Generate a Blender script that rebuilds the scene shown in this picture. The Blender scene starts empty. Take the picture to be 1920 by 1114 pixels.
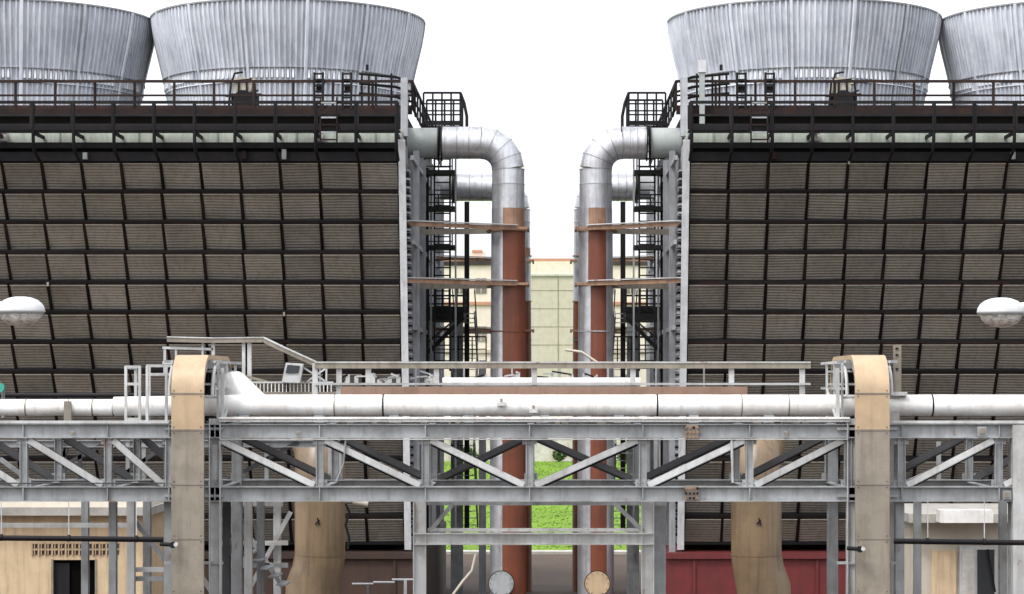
import bpy, math, random
from mathutils import Vector, Matrix
random.seed(7)
# ---- survey constants: focal ratio, axis reading, eye height -------------
F, U0, V0, H = 4190.0, 1030.0, 720.0, 9.0
def X(u, d): return (u-U0)*d/F
def Z(v, d): return H+(V0-v)*d/F
def P(u, v, d): return Vector((X(u, d), d, Z(v, d)))
sc = bpy.context.scene
sc.view_settings.view_transform = 'Standard'; sc.view_settings.look = 'None'; sc.view_settings.exposure = 0

# ---------------------------------------------------------------- materials
def mat(name, base, rough=0.6, metal=0.0, dirt=(0.08,0.06,0.04), amt=0.35, scale=1.5, streak=0.3, vary=0.25, bump=0.1, rust=0.0, rustc=(0.16,0.055,0.02), grain=0.0, spec=0.5, sx=1.0):
    m = bpy.data.materials.new(name); m.use_nodes = True
    nt = m.node_tree; N = nt.nodes; L = nt.links
    b = N['Principled BSDF']
    b.inputs['Roughness'].default_value = rough; b.inputs['Metallic'].default_value = metal
    b.inputs['Specular IOR Level'].default_value = spec
    tc = N.new('ShaderNodeTexCoord')
    def noise(sx, sy, sz, sca, det=5):
        mp = N.new('ShaderNodeMapping'); mp.inputs['Scale'].default_value = (sx, sy, sz)
        L.new(tc.outputs['Object'], mp.inputs['Vector'])
        n = N.new('ShaderNodeTexNoise'); n.inputs['Scale'].default_value = sca; n.inputs['Detail'].default_value = det
        n.inputs['Roughness'].default_value = 0.65
        L.new(mp.outputs['Vector'], n.inputs['Vector']); return n.outputs['Fac']
    def rng(src, a, bb, c, d):
        r = N.new('ShaderNodeMapRange'); r.inputs['From Min'].default_value = a; r.inputs['From Max'].default_value = bb
        r.inputs['To Min'].default_value = c; r.inputs['To Max'].default_value = d
        L.new(src, r.inputs['Value']); return r.outputs['Result']
    def mix(fac, c1, c2, mode='MIX'):
        x = N.new('ShaderNodeMix'); x.data_type = 'RGBA'; x.blend_type = mode
        L.new(fac, x.inputs[0])
        for s, c in ((6, c1), (7, c2)):
            if isinstance(c, tuple): x.inputs[s].default_value = (*c, 1)
            else: L.new(c, x.inputs[s])
        return x.outputs[2]
    n1 = noise(sx, 1, 1, scale)
    col = mix(rng(n1, 0.42, 0.75, 0, amt), tuple(base), tuple(dirt))
    if streak > 0:
        n2 = noise(4, 4, 0.25, 1.6)
        col = mix(rng(n2, 0.48, 0.76, 0, streak), col, tuple(dirt))
    if rust > 0:
        n3 = noise(1, 1, 0.6, 2.7, 8)
        col = mix(rng(n3, 0.66-rust*0.15, 0.73-rust*0.12, 0, 0.8), col, tuple(rustc))
    if grain > 0:
        n4 = noise(1, 1, 1, 14, 6)
        col = mix(rng(n4, 0.35, 0.65, 0, grain), col, tuple(x*0.4 for x in base))
    at = N.new('ShaderNodeAttribute'); at.attribute_name = 'rnd'
    v = rng(at.outputs['Fac'], 0, 1, 1-vary, 1+vary)
    hs = N.new('ShaderNodeHueSaturation'); L.new(col, hs.inputs['Color']); L.new(v, hs.inputs['Value'])
    L.new(hs.outputs['Color'], b.inputs['Base Color'])
    if bump > 0:
        bp = N.new('ShaderNodeBump'); bp.inputs['Strength'].default_value = bump; bp.inputs['Distance'].default_value = 0.05
        L.new(noise(1, 1, 1, 9), bp.inputs['Height']); L.new(bp.outputs['Normal'], b.inputs['Normal'])
    return m

STEEL = mat('galvanised_grey_steel', (0.31,0.325,0.335), 0.5, 0.0, dirt=(0.10,0.095,0.09), amt=0.65, streak=0.5, rust=0.22, vary=0.15)
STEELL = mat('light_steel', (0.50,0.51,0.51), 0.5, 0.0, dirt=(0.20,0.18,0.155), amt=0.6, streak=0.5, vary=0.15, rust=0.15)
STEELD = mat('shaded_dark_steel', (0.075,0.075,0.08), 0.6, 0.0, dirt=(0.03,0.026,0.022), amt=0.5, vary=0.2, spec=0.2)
WPIPE = mat('white_pipe_paint', (0.80,0.80,0.79), 0.4, 0.0, dirt=(0.40,0.35,0.29), amt=0.6, streak=0.5, vary=0.06, scale=1.1)
CLAD = mat('aluminium_cladding', (0.58,0.59,0.62), 0.36, 0.65, dirt=(0.20,0.19,0.19), amt=0.6, streak=0.7, vary=0.14)
BROWN = mat('red_brown_pipe_paint', (0.175,0.045,0.018), 0.5, dirt=(0.08,0.025,0.011), amt=0.8, streak=0.8, vary=0.08, scale=0.8)
BROWNL = mat('faded_brown_paint', (0.33,0.20,0.125), 0.6, dirt=(0.12,0.05,0.025), amt=0.8, streak=0.8, vary=0.1)
TRAYB = mat('brown_tray_paint', (0.25,0.155,0.11), 0.6, dirt=(0.12,0.07,0.045), amt=0.7, streak=0.4, vary=0.08)
TAN = mat('tan_duct_paint', (0.47,0.345,0.215), 0.5, dirt=(0.26,0.185,0.12), amt=0.55, streak=0.4, vary=0.08)
TANG = mat('weathered_tan_duct', (0.25,0.222,0.18), 0.6, dirt=(0.11,0.09,0.068), amt=0.65, streak=0.7, vary=0.1)
TPIPE = mat('tan_pipe_paint', (0.205,0.143,0.083), 0.38, dirt=(0.07,0.047,0.028), amt=0.75, streak=0.85, vary=0.05, scale=0.7)
BLACK = mat('black_steel', (0.010,0.010,0.012), 0.6, dirt=(0.03,0.024,0.02), amt=0.4, vary=0.3, spec=0.15)
RUSTD = mat('dark_rusty_steel', (0.010,0.008,0.0075), 0.85, dirt=(0.03,0.016,0.011), amt=0.5, vary=0.4, spec=0.05)
RUSTM = mat('rusty_rail_steel', (0.019,0.014,0.014), 0.8, dirt=(0.05,0.026,0.019), amt=0.6, vary=0.35, spec=0.12)
LOUV = mat('fibre_cement_louvre', (0.205,0.184,0.158), 0.9, dirt=(0.095,0.082,0.070), amt=0.6, streak=0.6, vary=0.2, scale=0.5, bump=0.15, spec=0.2)
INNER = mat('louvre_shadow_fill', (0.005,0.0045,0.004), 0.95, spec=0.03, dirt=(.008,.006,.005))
STACK = mat('fan_stack_fibreglass', (0.57,0.595,0.64), 0.42, dirt=(0.27,0.295,0.35), amt=0.55, streak=0.8, vary=0.22, scale=0.6)
STACKL = mat('fan_stack_flange', (0.70,0.72,0.75), 0.5, dirt=(0.35,0.35,0.36), vary=0.2)
GREEN = mat('pale_green_panel', (0.46,0.51,0.44), 0.6, dirt=(0.16,0.17,0.14), amt=0.7, streak=0.6)
SPOOL = mat('grey_green_spool', (0.30,0.33,0.32), 0.5, dirt=(0.15,0.16,0.15), amt=0.5)
SIDING = mat('grey_wall_siding', (0.33,0.34,0.36), 0.6, dirt=(0.11,0.11,0.12), amt=0.6, streak=0.8)
SIDINGL = mat('white_corner_panel', (0.62,0.635,0.65), 0.6, dirt=(0.28,0.28,0.30), amt=0.5, streak=0.6, vary=0.05)
RED = mat('red_basin_paint', (0.14,0.016,0.017), 0.6, dirt=(0.065,0.012,0.012), amt=0.7, streak=0.7, vary=0.08)
BASINB = mat('brown_basin_paint', (0.055,0.027,0.018), 0.7, dirt=(0.022,0.014,0.011), amt=0.7, streak=0.7)
BEIGE = mat('beige_render_wall', (0.58,0.44,0.28), 0.85, dirt=(0.30,0.22,0.14), amt=0.5, streak=0.7, vary=0.04)
CREAM = mat('cream_wall', (0.50,0.46,0.38), 0.85, dirt=(0.34,0.30,0.25), amt=0.5, streak=0.4, vary=0.05)
PALE = mat('pale_factory_wall', (0.68,0.62,0.53), 0.85, dirt=(0.5,0.44,0.36), amt=0.4, streak=0.3, vary=0.05)
WINP = mat('hazy_window', (0.20,0.18,0.165), 0.3, vary=0.3)
TERRA = mat('terracotta', (0.48,0.25,0.16), 0.85, dirt=(0.3,0.15,0.10), vary=0.1)
CONC = mat('pale_concrete', (0.50,0.48,0.44), 0.85, dirt=(0.22,0.20,0.17), amt=0.65, grain=0.25)
DIRT = mat('ground_dirt', (0.10,0.069,0.048), 0.95, dirt=(0.04,0.029,0.02), amt=0.8, scale=0.25, grain=0.5, streak=0)
GRASS = mat('lawn_grass', (0.18,0.30,0.045), 0.95, dirt=(0.10,0.17,0.03), amt=0.9, scale=0.07, sx=3.0, grain=0.3, streak=0, vary=0.15, spec=0.05, bump=0)
LEAF = mat('shrub_leaf', (0.07,0.13,0.028), 0.8, vary=0.5, streak=0)
GLASSD = mat('dark_window_glass', (0.03,0.035,0.04), 0.12, amt=0.1, vary=0.1, bump=0)
GLASSL = mat('lamp_bowl_glass', (0.72,0.71,0.68), 0.06, 0.35, dirt=(0.16,0.15,0.13), amt=1.0, scale=9, streak=0, vary=0.1, bump=0.9)
ENAMEL = mat('lamp_enamel', (0.60,0.62,0.625), 0.3, dirt=(0.36,0.36,0.36), amt=0.4, scale=4, vary=0.03)
TEAL = mat('teal_paint', (0.02,0.26,0.20), 0.5)

# ---------------------------------------------------------------- builder
class B:
    def __init__(s): s.v=[]; s.f=[]; s.m=[]; s.s=[]; s.r=[]; s.mats=[]
    def mi(s, m):
        if m not in s.mats: s.mats.append(m)
        return s.mats.index(m)
    def add(s, vs, fs, m, smooth=False, r=None):
        o=len(s.v); s.v += [tuple(x) for x in vs]
        if r is None: r=random.random()
        for i,f in enumerate(fs):
            s.f.append([o+k for k in f]); mm = m[i] if isinstance(m, list) else m
            s.m.append(s.mi(mm)); s.s.append(smooth); s.r.append(r)
    def box(s, x0,x1,y0,y1,z0,z1, m, r=None):
        x0,x1=sorted((x0,x1)); y0,y1=sorted((y0,y1)); z0,z1=sorted((z0,z1))
        vs=[(x0,y0,z0),(x1,y0,z0),(x1,y1,z0),(x0,y1,z0),(x0,y0,z1),(x1,y0,z1),(x1,y1,z1),(x0,y1,z1)]
        s.add(vs,[(0,3,2,1),(4,5,6,7),(0,1,5,4),(1,2,6,5),(2,3,7,6),(3,0,4,7)],m,r=r)
    def bar(s, a,b,w,h,m, up=(0,0,1), off=(0,0), r=None):
        a=Vector(a); b=Vector(b); t=(b-a)
        if t.length<1e-5: return
        t.normalize(); up=Vector(up)
        if abs(t.dot(up))>0.95: up=Vector((0,1,0)) if abs(t.y)<0.9 else Vector((1,0,0))
        sd=t.cross(up).normalized(); up=sd.cross(t).normalized()
        o=sd*off[0]+up*off[1]
        vs=[]
        for p in (a,b):
            for i,j in ((-1,-1),(1,-1),(1,1),(-1,1)): vs.append(p+o+sd*(w/2*i)+up*(h/2*j))
        s.add(vs,[(0,3,2,1),(4,5,6,7),(0,1,5,4),(1,2,6,5),(2,3,7,6),(3,0,4,7)],m,r=r)
    def ibeam(s,a,b,w,h,m,up=(0,0,1),t=0.025,r=None):
        if r is None: r=random.random()
        s.bar(a,b,t,h-2*t,m,up,r=r)
        s.bar(a,b,w,t,m,up,(0,h/2-t/2),r=r); s.bar(a,b,w,t,m,up,(0,-h/2+t/2),r=r)
    def tube(s,pts,rad,m,seg=12,cap=True,r=None,smooth=True,facemat=None):
        pts=[Vector(p) for p in pts]; n=len(pts)
        rad=rad if isinstance(rad,(list,tuple)) else [rad]*n
        tans=[]
        for i in range(n):
            t=(pts[min(i+1,n-1)]-pts[max(i-1,0)])
            if 0<i<n-1: t=(pts[i+1]-pts[i]).normalized()+(pts[i]-pts[i-1]).normalized()
            tans.append(t.normalized())
        up=Vector((0,1,0)) if abs(tans[0].y)<0.9 else Vector((0,0,1))
        vs=[]
        for i in range(n):
            t=tans[i]; sd=t.cross(up).normalized(); up=sd.cross(t).normalized()
            for j in range(seg):
                a=2*math.pi*j/seg; vs.append(pts[i]+(sd*math.cos(a)+up*math.sin(a))*rad[i])
        fs=[];ms=[]
        for i in range(n-1):
            for j in range(seg):
                q=(i*seg+j,i*seg+(j+1)%seg,(i+1)*seg+(j+1)%seg,(i+1)*seg+j); fs.append(q)
                if facemat:
                    c=sum((vs[k] for k in q),Vector())/4; ms.append(facemat(c,(pts[i]+pts[i+1])/2))
        s.add(vs,fs,ms if facemat else m,smooth,r)
        if cap:
            s.add(vs[:seg],[tuple(range(seg))[::-1]],m,False,r); s.add(vs[-seg:],[tuple(range(seg))],m,False,r)
    def ring(s,c,ax,rad,w,m,seg=24):
        c=Vector(c); ax=Vector(ax).normalized(); s.tube([c-ax*w/2,c+ax*w/2],rad,m,seg)
    def revolve(s,c,prof,m,seg=32,smooth=True,r=None):
        vs=[];fs=[];n=len(prof)
        for (rr,z) in prof:
            for j in range(seg):
                a=2*math.pi*j/seg; vs.append((c[0]+rr*math.cos(a),c[1]+rr*math.sin(a),c[2]+z))
        for i in range(n-1):
            for j in range(seg): fs.append((i*seg+j,i*seg+(j+1)%seg,(i+1)*seg+(j+1)%seg,(i+1)*seg+j))
        s.add(vs,fs,m,smooth,r)
    def build(s,name,parent=None):
        me=bpy.data.meshes.new(name); me.from_pydata(s.v,[],s.f)
        for m in s.mats: me.materials.append(m)
        me.polygons.foreach_set('material_index',s.m); me.polygons.foreach_set('use_smooth',s.s)
        at=me.attributes.new('rnd','FLOAT','FACE'); at.data.foreach_set('value',s.r)
        me.update(); ob=bpy.data.objects.new(name,me); sc.collection.objects.link(ob)
        if parent: ob.parent=parent
        return ob
def empty(name):
    e=bpy.data.objects.new(name,None); sc.collection.objects.link(e); return e
def arc(c,r,a0,a1,n,ax1,ax2):
    c=Vector(c);ax1=Vector(ax1);ax2=Vector(ax2)
    return [c+(ax1*math.cos(a0+(a1-a0)*i/n)+ax2*math.sin(a0+(a1-a0)*i/n))*r for i in range(n+1)]
def rail(b,pts,h,m,step=1.37,t=0.05,mids=1,toe=True,toem=None,ph=0.0):
    pts=[Vector(p) for p in pts]
    for a,c in zip(pts[:-1],pts[1:]):
        Ln=(c-a).length; n=max(1,round(Ln/step))
        for i in range(n+1):
            p=a.lerp(c,i/n); b.bar(p-Vector((0,0,ph)),p+Vector((0,0,h)),t,t,m)
        u=Vector((0,0,1))
        b.bar(a+u*h,c+u*h,t*1.1,t*1.1,m)
        for k in range(mids): b.bar(a+u*h*(k+1)/(mids+1),c+u*h*(k+1)/(mids+1),t*0.8,t*0.8,m)
        if toe: b.bar(a+u*0.08,c+u*0.08,t*0.5,0.14,toem or m)

# ---------------------------------------------------------------- ground
g=B(); g.add([(-900,-60,0),(900,-60,0),(900,2500,0),(-900,2500,0)],[(0,1,2,3)],DIRT,r=0.5); g.build('ground')
g=B(); g.add([(-120,119,0.03),(120,119,0.03),(120,259,0.03),(-120,259,0.03)],[(0,1,2,3)],GRASS,r=0.5)
for i in range(16000):
    x=random.uniform(-14,14); y=random.uniform(119.5,258); h=random.uniform(0.05,0.10); a=random.uniform(0,3.14); w=random.uniform(.04,.12)
    dx,dy=math.cos(a)*w,math.sin(a)*w
    g.add([(x-dx,y-dy,0.03),(x+dx,y+dy,0.03),(x+dx*0.6+.05,y,h),(x-dx*.7,y,h*.8)],[(0,1,2,3)],GRASS)
g.build('lawn')
g=B(); g.box(-40,40,118.0,119.0,0,0.15,CONC); g.build('kerb')
g=B(); g.add([(-200,84,0.01),(200,84,0.01),(200,100,0.01),(-200,100,0.01)],[(0,1,2,3)],DIRT,r=0.2); g.build('service_road')

# ---------------------------------------------------------------- towers
def tower(sgn, XE, stacks, name):
    par=empty(name)
    zt,zb=17.6,3.05
    def yf(z): return 77.0+(17.6-z)*0.24
    XF=XE+sgn*1.372*19.2
    b=B(); fr=B(); rows=13; cols=19; pw=1.372; ph=1.04
    for i in range(rows):
        z0=16.6-i*ph; z1=z0-0.83; y0=yf(z0); y1=y0+0.62
        rowr=random.uniform(-.12,.12)
        for c in range(cols):
            xa=XE+sgn*(0.06+c*pw+0.05); xb=XE+sgn*(0.06+(c+1)*pw-0.05)
            jz=random.uniform(-.02,.02); jy=random.uniform(-.04,.04); r=min(1,max(0,random.random()*.8+.1+rowr+(.35 if random.random()<.06 else 0)))
            K=9; vs=[];fs=[]; sk=random.uniform(-.016,.016)
            for k in range(2*K+1):
                t=k/(2*K); o=0.010 if k%2 else -0.008
                for q,xx in enumerate((xa,xb)): vs.append((xx,y0+(y1-y0)*t-o+jy,z0+(z1-z0)*t-o*0.6+jz+(sk if q else -sk)))
            for k in range(2*K): fs.append((2*k,2*k+1,2*k+3,2*k+2))
            b.add(vs,fs,LOUV,r=r)
            b.bar((xa,y0-.02+jy,z0+.012),(xb,y0-.02+jy,z0+.012),.05,.03,LOUV,r=1)
        xa,xb=XE,XF
        fr.bar((xa,y0+0.10,z0+0.10),(xb,y0+0.10,z0+0.10),0.10,0.12,RUSTD)
        fr.bar((xa,y0+0.60,z1-0.04),(xb,y0+0.60,z1-0.04),0.07,0.12,BLACK)
        for c in range(cols+1):
            x=XE+sgn*(0.06+c*pw)
            hw=.055
            vs=[(x-hw,y0-.07,z0+.08),(x+hw,y0-.07,z0+.08),(x+hw,y1-.04,z1-.03),(x-hw,y1-.04,z1-.03),
                (x-hw,y0+.25,z0+.08),(x+hw,y0+.25,z0+.08),(x+hw,y1+.25,z1-.03),(x-hw,y1+.25,z1-.03)]
            fr.add(vs,[(0,1,2,3),(0,3,7,4),(1,5,6,2),(4,7,6,5)],RUSTD)
            if random.random()<.03: fr.box(x-.02,x+.05,y0-.12,y0-.08,z0-.02,z0+.12,TANG)
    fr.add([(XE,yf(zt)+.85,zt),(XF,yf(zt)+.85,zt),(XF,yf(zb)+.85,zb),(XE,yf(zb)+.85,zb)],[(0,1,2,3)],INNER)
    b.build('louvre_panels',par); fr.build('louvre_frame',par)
    w=B()
    YB=101.0
    def yb(z): return YB-(17.6-z)*0.24
    xw=XE+sgn*0.02
    n=90; zs=17.5
    for i in range(n):
        def yy(t,z): return yf(z)+.25+(yb(z)-yf(z)-.25)*t
        t0=i/n;t1=(i+.6)/n;t2=(i+1)/n; o=-sgn*0.06
        for (ta,tb,oa,ob_) in ((t0,t1,0,0),(t1,t1+.001,0,o),(t1+.001,t2-.001,o,o),(t2-.001,t2,o,0)):
            w.add([(xw+oa,yy(ta,zb),zb),(xw+ob_,yy(tb,zb),zb),(xw+ob_,yy(tb,zs),zs),(xw+oa,yy(ta,zs),zs)],[(0,1,2,3)],SIDING,r=0.3+0.4*((i//9)%2))
    a=Vector((XE-sgn*0.06,yf(17.4)-.1,17.4)); c=Vector((XE-sgn*0.06,yf(zb)-.1,zb))
    w.bar(a,c,0.24,0.10,SIDINGL,up=(0,1,0))
    for i in range(90):
        z=16.4-i*0.145
        w.box(XE-sgn*0.10,XE-sgn*0.26,yf(z)+.5,yf(z)+1.3,z,z+.07,BLACK if i%2 else SIDING)
    for yy_,wd,mm in ((80.6,.22,SIDING),(84,.3,SIDING),(87,.2,BLACK),(91,.35,SIDINGL),(95,.3,SIDING),(98.5,.3,SIDINGL)):
        w.ibeam((XE-sgn*.35,yy_,0),(XE-sgn*.35,yy_,17.4),wd,.3,mm)
    for z in (5,8,11,14,16.9):
        w.bar((XE-sgn*.35,yf(z)+.8,z),(XE-sgn*.35,yb(z)-.5,z),.12,.16,SIDING)
    w.add([(XE,yb(18.6),18.6),(XF,yb(18.6),18.6),(XF,yb(zb),zb),(XE,yb(zb),zb)],[(3,2,1,0)],LOUV)
    w.add([(XF,yf(zb)+.85,zb),(XF,yb(zb),zb),(XF,yb(18.6),18.6),(XF,yf(18.6)+.9,18.6)],[(0,1,2,3)],SIDING)
    w.add([(XE-sgn*.01,79.3,17.5),(XE-sgn*.01,YB,17.5),(XE-sgn*.01,YB,18.5),(XE-sgn*.01,79.3,18.5)],[(0,1,2,3)],BLACK)
    w.build('end_wall',par)
    d=B()
    d.box(XE,XF,79,YB,18.5,18.7,BLACK)
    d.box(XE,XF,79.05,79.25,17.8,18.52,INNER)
    d.box(XE,XF,77.6,79.1,17.36,17.84,GREEN,r=.5)
    for c in range(14):
        x=XE+sgn*(.9+c*2.74); d.bar((x,77.57,17.38),(x,77.57,17.8),.05,.03,GREEN,r=0)
        if c%4==1:
            d.box(x+.6,x+.95,77.3,77.58,17.42,17.72,WPIPE); d.ring((x+.75,77.25,17.58),(0,1,0),.1,.1,STEEL,12)
    for k in range(9): d.box(XE,XF,76.0+k*.16,76.07+k*.16,17.68,17.73,BLACK)   # open grating
    d.bar((XE,76.0,17.70),(XF,76.0,17.70),.08,.14,BLACK)
    d.bar((XE,77.2,17.24),(XF,77.2,17.24),.15,.20,BLACK)
    d.bar((XE,77.3,16.86),(XF,77.3,16.86),.15,.32,BLACK)
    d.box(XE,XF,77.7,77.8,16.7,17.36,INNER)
    for c in range(26):
        x=XE+sgn*(0.06+c*pw)
        if c>cols: break
        d.tube([(x,76.0,18.55),(x,76.0,17.3),(x,76.15,16.95),(x,76.9,16.7)],.06,BLACK,6)
        d.bar((x,76.1,17.55),(x,77.6,17.55),.06,.12,BLACK)
        if random.random()<.3: d.box(x+.1,x+.25,77.0,77.2,16.75,16.95+random.random()*.15,STEEL if random.random()<.4 else RUSTM)
    rail(d,[(XE,76.0,17.7),(XF,76.0,17.7)],.88,BLACK,1.372,.09)
    rail(d,[(XE-sgn*.3,79.0,18.7),(XF,79.0,18.7)],1.0,RUSTM,1.372,.085,toem=RUSTM)
    d.bar((XE-sgn*.3,78.93,18.62),(XF,78.93,18.62),.1,.2,RUSTM)
    rail(d,[(XE-sgn*.3,79.0,18.7),(XE-sgn*.3,100,18.7)],1.0,BLACK,1.6,.07)
    xp=XE-sgn*.05
    d.box(xp-.12,xp+.12,78.4,78.7,17.7,19.75,SIDING)
    if sgn>0:
        d.box(XE+.50,XE+.68,78.5,78.72,18.0,20.35,SPOOL); d.box(XE+.46,XE+.73,78.45,78.75,19.95,20.38,SIDINGL)
    for du in (2.0,3.0):
        x=XE+sgn*du
        for dx in (-.15,.15): d.bar((x+dx,78.9,18.7),(x+dx,78.9,20.0),.08,.08,BLACK)
        for k in range(6): d.bar((x-.14,78.9,18.9+k*.21),(x+.14,78.9,18.9+k*.21),.06,.06,BLACK)
        d.box(x-.1,x+.16,79.0,79.1,19.3,19.6,BLACK)
    for z in (19.3,19.65,20.0):
        d.tube([(XE+sgn*1.6,79.2,z),(XE+sgn*.3,79.2,z-.12),(XE-sgn*.3,79.3,z-.3),(XE-sgn*.4,79.5,z-.8)],.05,BLACK,6)
    for xx in (1.5,1.25,1.0,.45): d.bar((XE+sgn*xx,79.2,18.7),(XE+sgn*xx,79.2,20.0),.07,.07,BLACK)
    d.bar((XE+sgn*1.3,79.1,20.1),(XE+sgn*1.3,79.1,20.3),.1,.1,BLACK)
    for dx in (-.28,.28): d.bar((XE+sgn*2.35+dx,75.9,17.2),(XE+sgn*2.35+dx,75.9,18.75),.05,.05,RUSTM)
    for k in range(6): d.bar((XE+sgn*2.35-.28,75.9,17.3+k*.25),(XE+sgn*2.35+.28,75.9,17.3+k*.25),.05,.05,STEEL if k%2 else RUSTM)
    d.build('fan_deck',par)
    for (sx,sy) in stacks:
        k=B(); zr=23.32
        prof=[(4.55,18.7),(4.58,19.3),(4.63,19.9),(4.72,20.4),(4.82,20.87),(4.94,21.4),(5.06,21.9),(5.18,22.4),(5.27,22.9),(5.32,23.32)]
        th=[];npan=14;npr=11
        for p in range(npan):
            for q in range(npr):
                base=(p*npr+q)/(npan*npr)*2*math.pi; st=2*math.pi/(npan*npr)
                dd=.11 if q==0 else .065
                a1=.30 if q==0 else .46
                for fr_,o in ((0,0),(a1,0),(a1+.10,dd),(.86,dd),(.98,0)): th.append((base+st*fr_,o,p,q))
        n=len(th); vs=[]
        for (r0,z) in prof:
            for (a,o,p,q) in th: vs.append((sx+(r0+o)*math.cos(a),sy+(r0+o)*math.sin(a),z))
        rp=[random.random() for _ in range(npan)]
        rq=[random.random() for _ in range(npan*npr)]
        for j in range(n):
            idx=th[j][2]*npr+th[j][3]
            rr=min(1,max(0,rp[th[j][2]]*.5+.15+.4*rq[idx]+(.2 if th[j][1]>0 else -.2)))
            vv=[];ff=[]
            for i in range(len(prof)): vv+= [vs[i*n+j],vs[i*n+(j+1)%n]]
            for i in range(len(prof)-1): ff.append((2*i,2*i+1,2*i+3,2*i+2))
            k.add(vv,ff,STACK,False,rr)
        k.revolve((sx,sy,0),[(r0-.1,z) for r0,z in prof],STACK,64)
        k.revolve((sx,sy,0),[(5.2,zr-.02),(5.41,zr-.02),(5.41,zr+.04),(5.2,zr+.04)],STEEL,96,False,r=0)
        k.revolve((sx,sy,0),[(4.6,20.33),(4.81,20.33),(4.81,20.36),(4.6,20.36)],STACKL,96,False)
        k.revolve((sx,sy,0),[(4.7,20.86),(4.92,20.86),(4.92,20.885),(4.7,20.885)],STEEL,96,False,r=.5)
        for j in range(npan*npr):
            if j%npr in (0,10): continue
            a=2*math.pi*(j+.25)/(npan*npr); r0=4.81
            c=Vector((sx+r0*math.cos(a),sy+r0*math.sin(a),0))
            k.bar(c+Vector((0,0,20.48)),c+Vector((0,0,20.80)),.08,.11,STACKL)
            k.bar(c+Vector((0,0,20.80)),c+Vector((0,0,20.85)),.12,.14,STEEL)
        for j in range(npan):
            a=2*math.pi*j/npan+.02
            k.tube([(sx+(r0+.06)*math.cos(a),sy+(r0+.06)*math.sin(a),z) for r0,z in prof],.05,STACKL if j%2 else STEEL,6,r=.6)
        k.tube([(sx,sy,18.7),(sx,sy,20.3)],.5,STEEL,16)
        for j in range(8):
            a=2*math.pi*j/8+.2; e=Vector((math.cos(a),math.sin(a),0))
            k.bar(Vector((sx,sy,20.1))+e*.4,Vector((sx,sy,20.1))+e*4.2,.5,.06,STEELL,up=(0.3*-e.y,0.3*e.x,1))
        k.build('fan_stack',par)
        mo=B(); mx=sx+(-.72 if sgn<0 else .55)
        mo.box(mx-.6,mx+.6,80.6,81.6,18.7,19.0,BLACK)
        for dx in (-.55,-.2,.15,.5): mo.bar((mx+dx,80.7,18.7),(mx+dx*.8,80.7,19.9),.07,.07,BLACK)
        mo.bar((mx-.65,80.7,19.4),(mx+.65,80.7,19.45),.08,.08,BLACK); mo.bar((mx-.65,80.7,19.9),(mx+.3,80.7,20.0),.07,.07,BLACK)
        mo.tube([(mx,80.6,19.25),(mx,81.8,19.25)],.36,BLACK,14)
        mo.box(mx-.45,mx+.5,80.75,81.3,19.1,19.5,BLACK)
        mo.tube([(mx-.05,80.75,19.76),(mx-.05,81.9,19.76)],.34,CREAM,16)
        mo.box(mx-.42,mx+.42,80.9,81.3,19.86,20.05,CREAM)
        mo.bar((mx-.7,80.65,19.1),(mx+.55,80.65,19.6),.06,.06,BLACK)
        mo.tube([(mx-.4,80.6,19.9),(mx-.3,80.6,20.2),(mx,80.6,20.25)],.04,BLACK,6)
        mo.build('fan_motor',par)
    s_=B(); bm=RED if sgn>0 else BASINB
    x0=XE-sgn*.6
    s_.box(x0,XF,80.0,98.4,0,2.75,bm,r=.5); s_.box(x0,XF,79.85,98.6,2.75,2.95,bm,r=0)
    for c in range(12):
        x=XE+sgn*(.4+c*2.2); s_.box(x-.05,x+.05,79.93,80.0,0,2.75,bm,r=.2)
    s_.build('water_basin',par)
    e=B()
    xo=XE-sgn*.35
    X1=XE-sgn*1.75
    for y in (85.2,87.4):
        rail(e,[(xo,y,18.85),(X1,y,18.85)],1.25,BLACK,.33,.07,2)
    rail(e,[(X1,85.2,18.85),(X1,87.4,18.85)],1.25,BLACK,.5,.06,2)
    e.box(xo,X1,85.2,87.4,18.7,18.85,BLACK)
    e.tube([(X1,85.2,20.1),(X1-sgn*.15,85.2,19.7),(X1-sgn*.25,85.2,19.2),(X1-sgn*.25,85.2,18.6)],.06,BLACK,6)
    e.bar((X1,85.2,18.8),(xo,85.2,17.6),.08,.08,BLACK)
    lx=XE-sgn*1.0
    for dx in (-.3,.3):
        e.bar((lx+dx,86.5,9.5),(lx+dx,86.5,18.8),.07,.07,BLACK)
        e.bar((lx+dx*1.6,87.4,3),(lx+dx*1.6,87.4,18.8),.07,.07,STEEL)
    zz=9.6
    while zz<18.7: e.bar((lx-.3,86.5,zz),(lx+.3,86.5,zz),.05,.05,BLACK); zz+=.3
    for z in (17.1,15.7,14.2):
        e.box(xo,XE-sgn*1.5,86.2,87.2,z,z+.16,BLACK)
        rail(e,[(xo,86.2,z),(XE-sgn*1.4,86.2,z)],.6,BLACK,.5,.05,1,False)
    X2=XE-sgn*1.75
    zf=11.85
    e.box(xo,X2,88.6,91.5,zf-.32,zf+.22,BLACK)
    rail(e,[(xo,88.6,zf),(X2,88.6,zf)],1.3,BLACK,.28,.085,3)
    rail(e,[(X2,88.6,zf),(X2,91.5,zf)],1.3,BLACK,.5,.06,3)
    e.bar((X2,88.6,zf-.2),(xo,88.6,zf-1.6),.16,.16,BLACK)
    e.bar((X2+sgn*.25,88.6,zf-.2),(xo,88.6,zf-1.2),.06,.06,BLACK)
    rail(e,[(xo,90,9.9),(XE-sgn*2.6,90,9.9)],1.0,BLACK,.5,.05,1,False)
    e.box(xo,XE-sgn*2.6,89.8,91,9.8,9.9,STEEL)
    e.bar((X2,92,3),(X2,92,16.5),.2,.2,BLACK)
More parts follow.
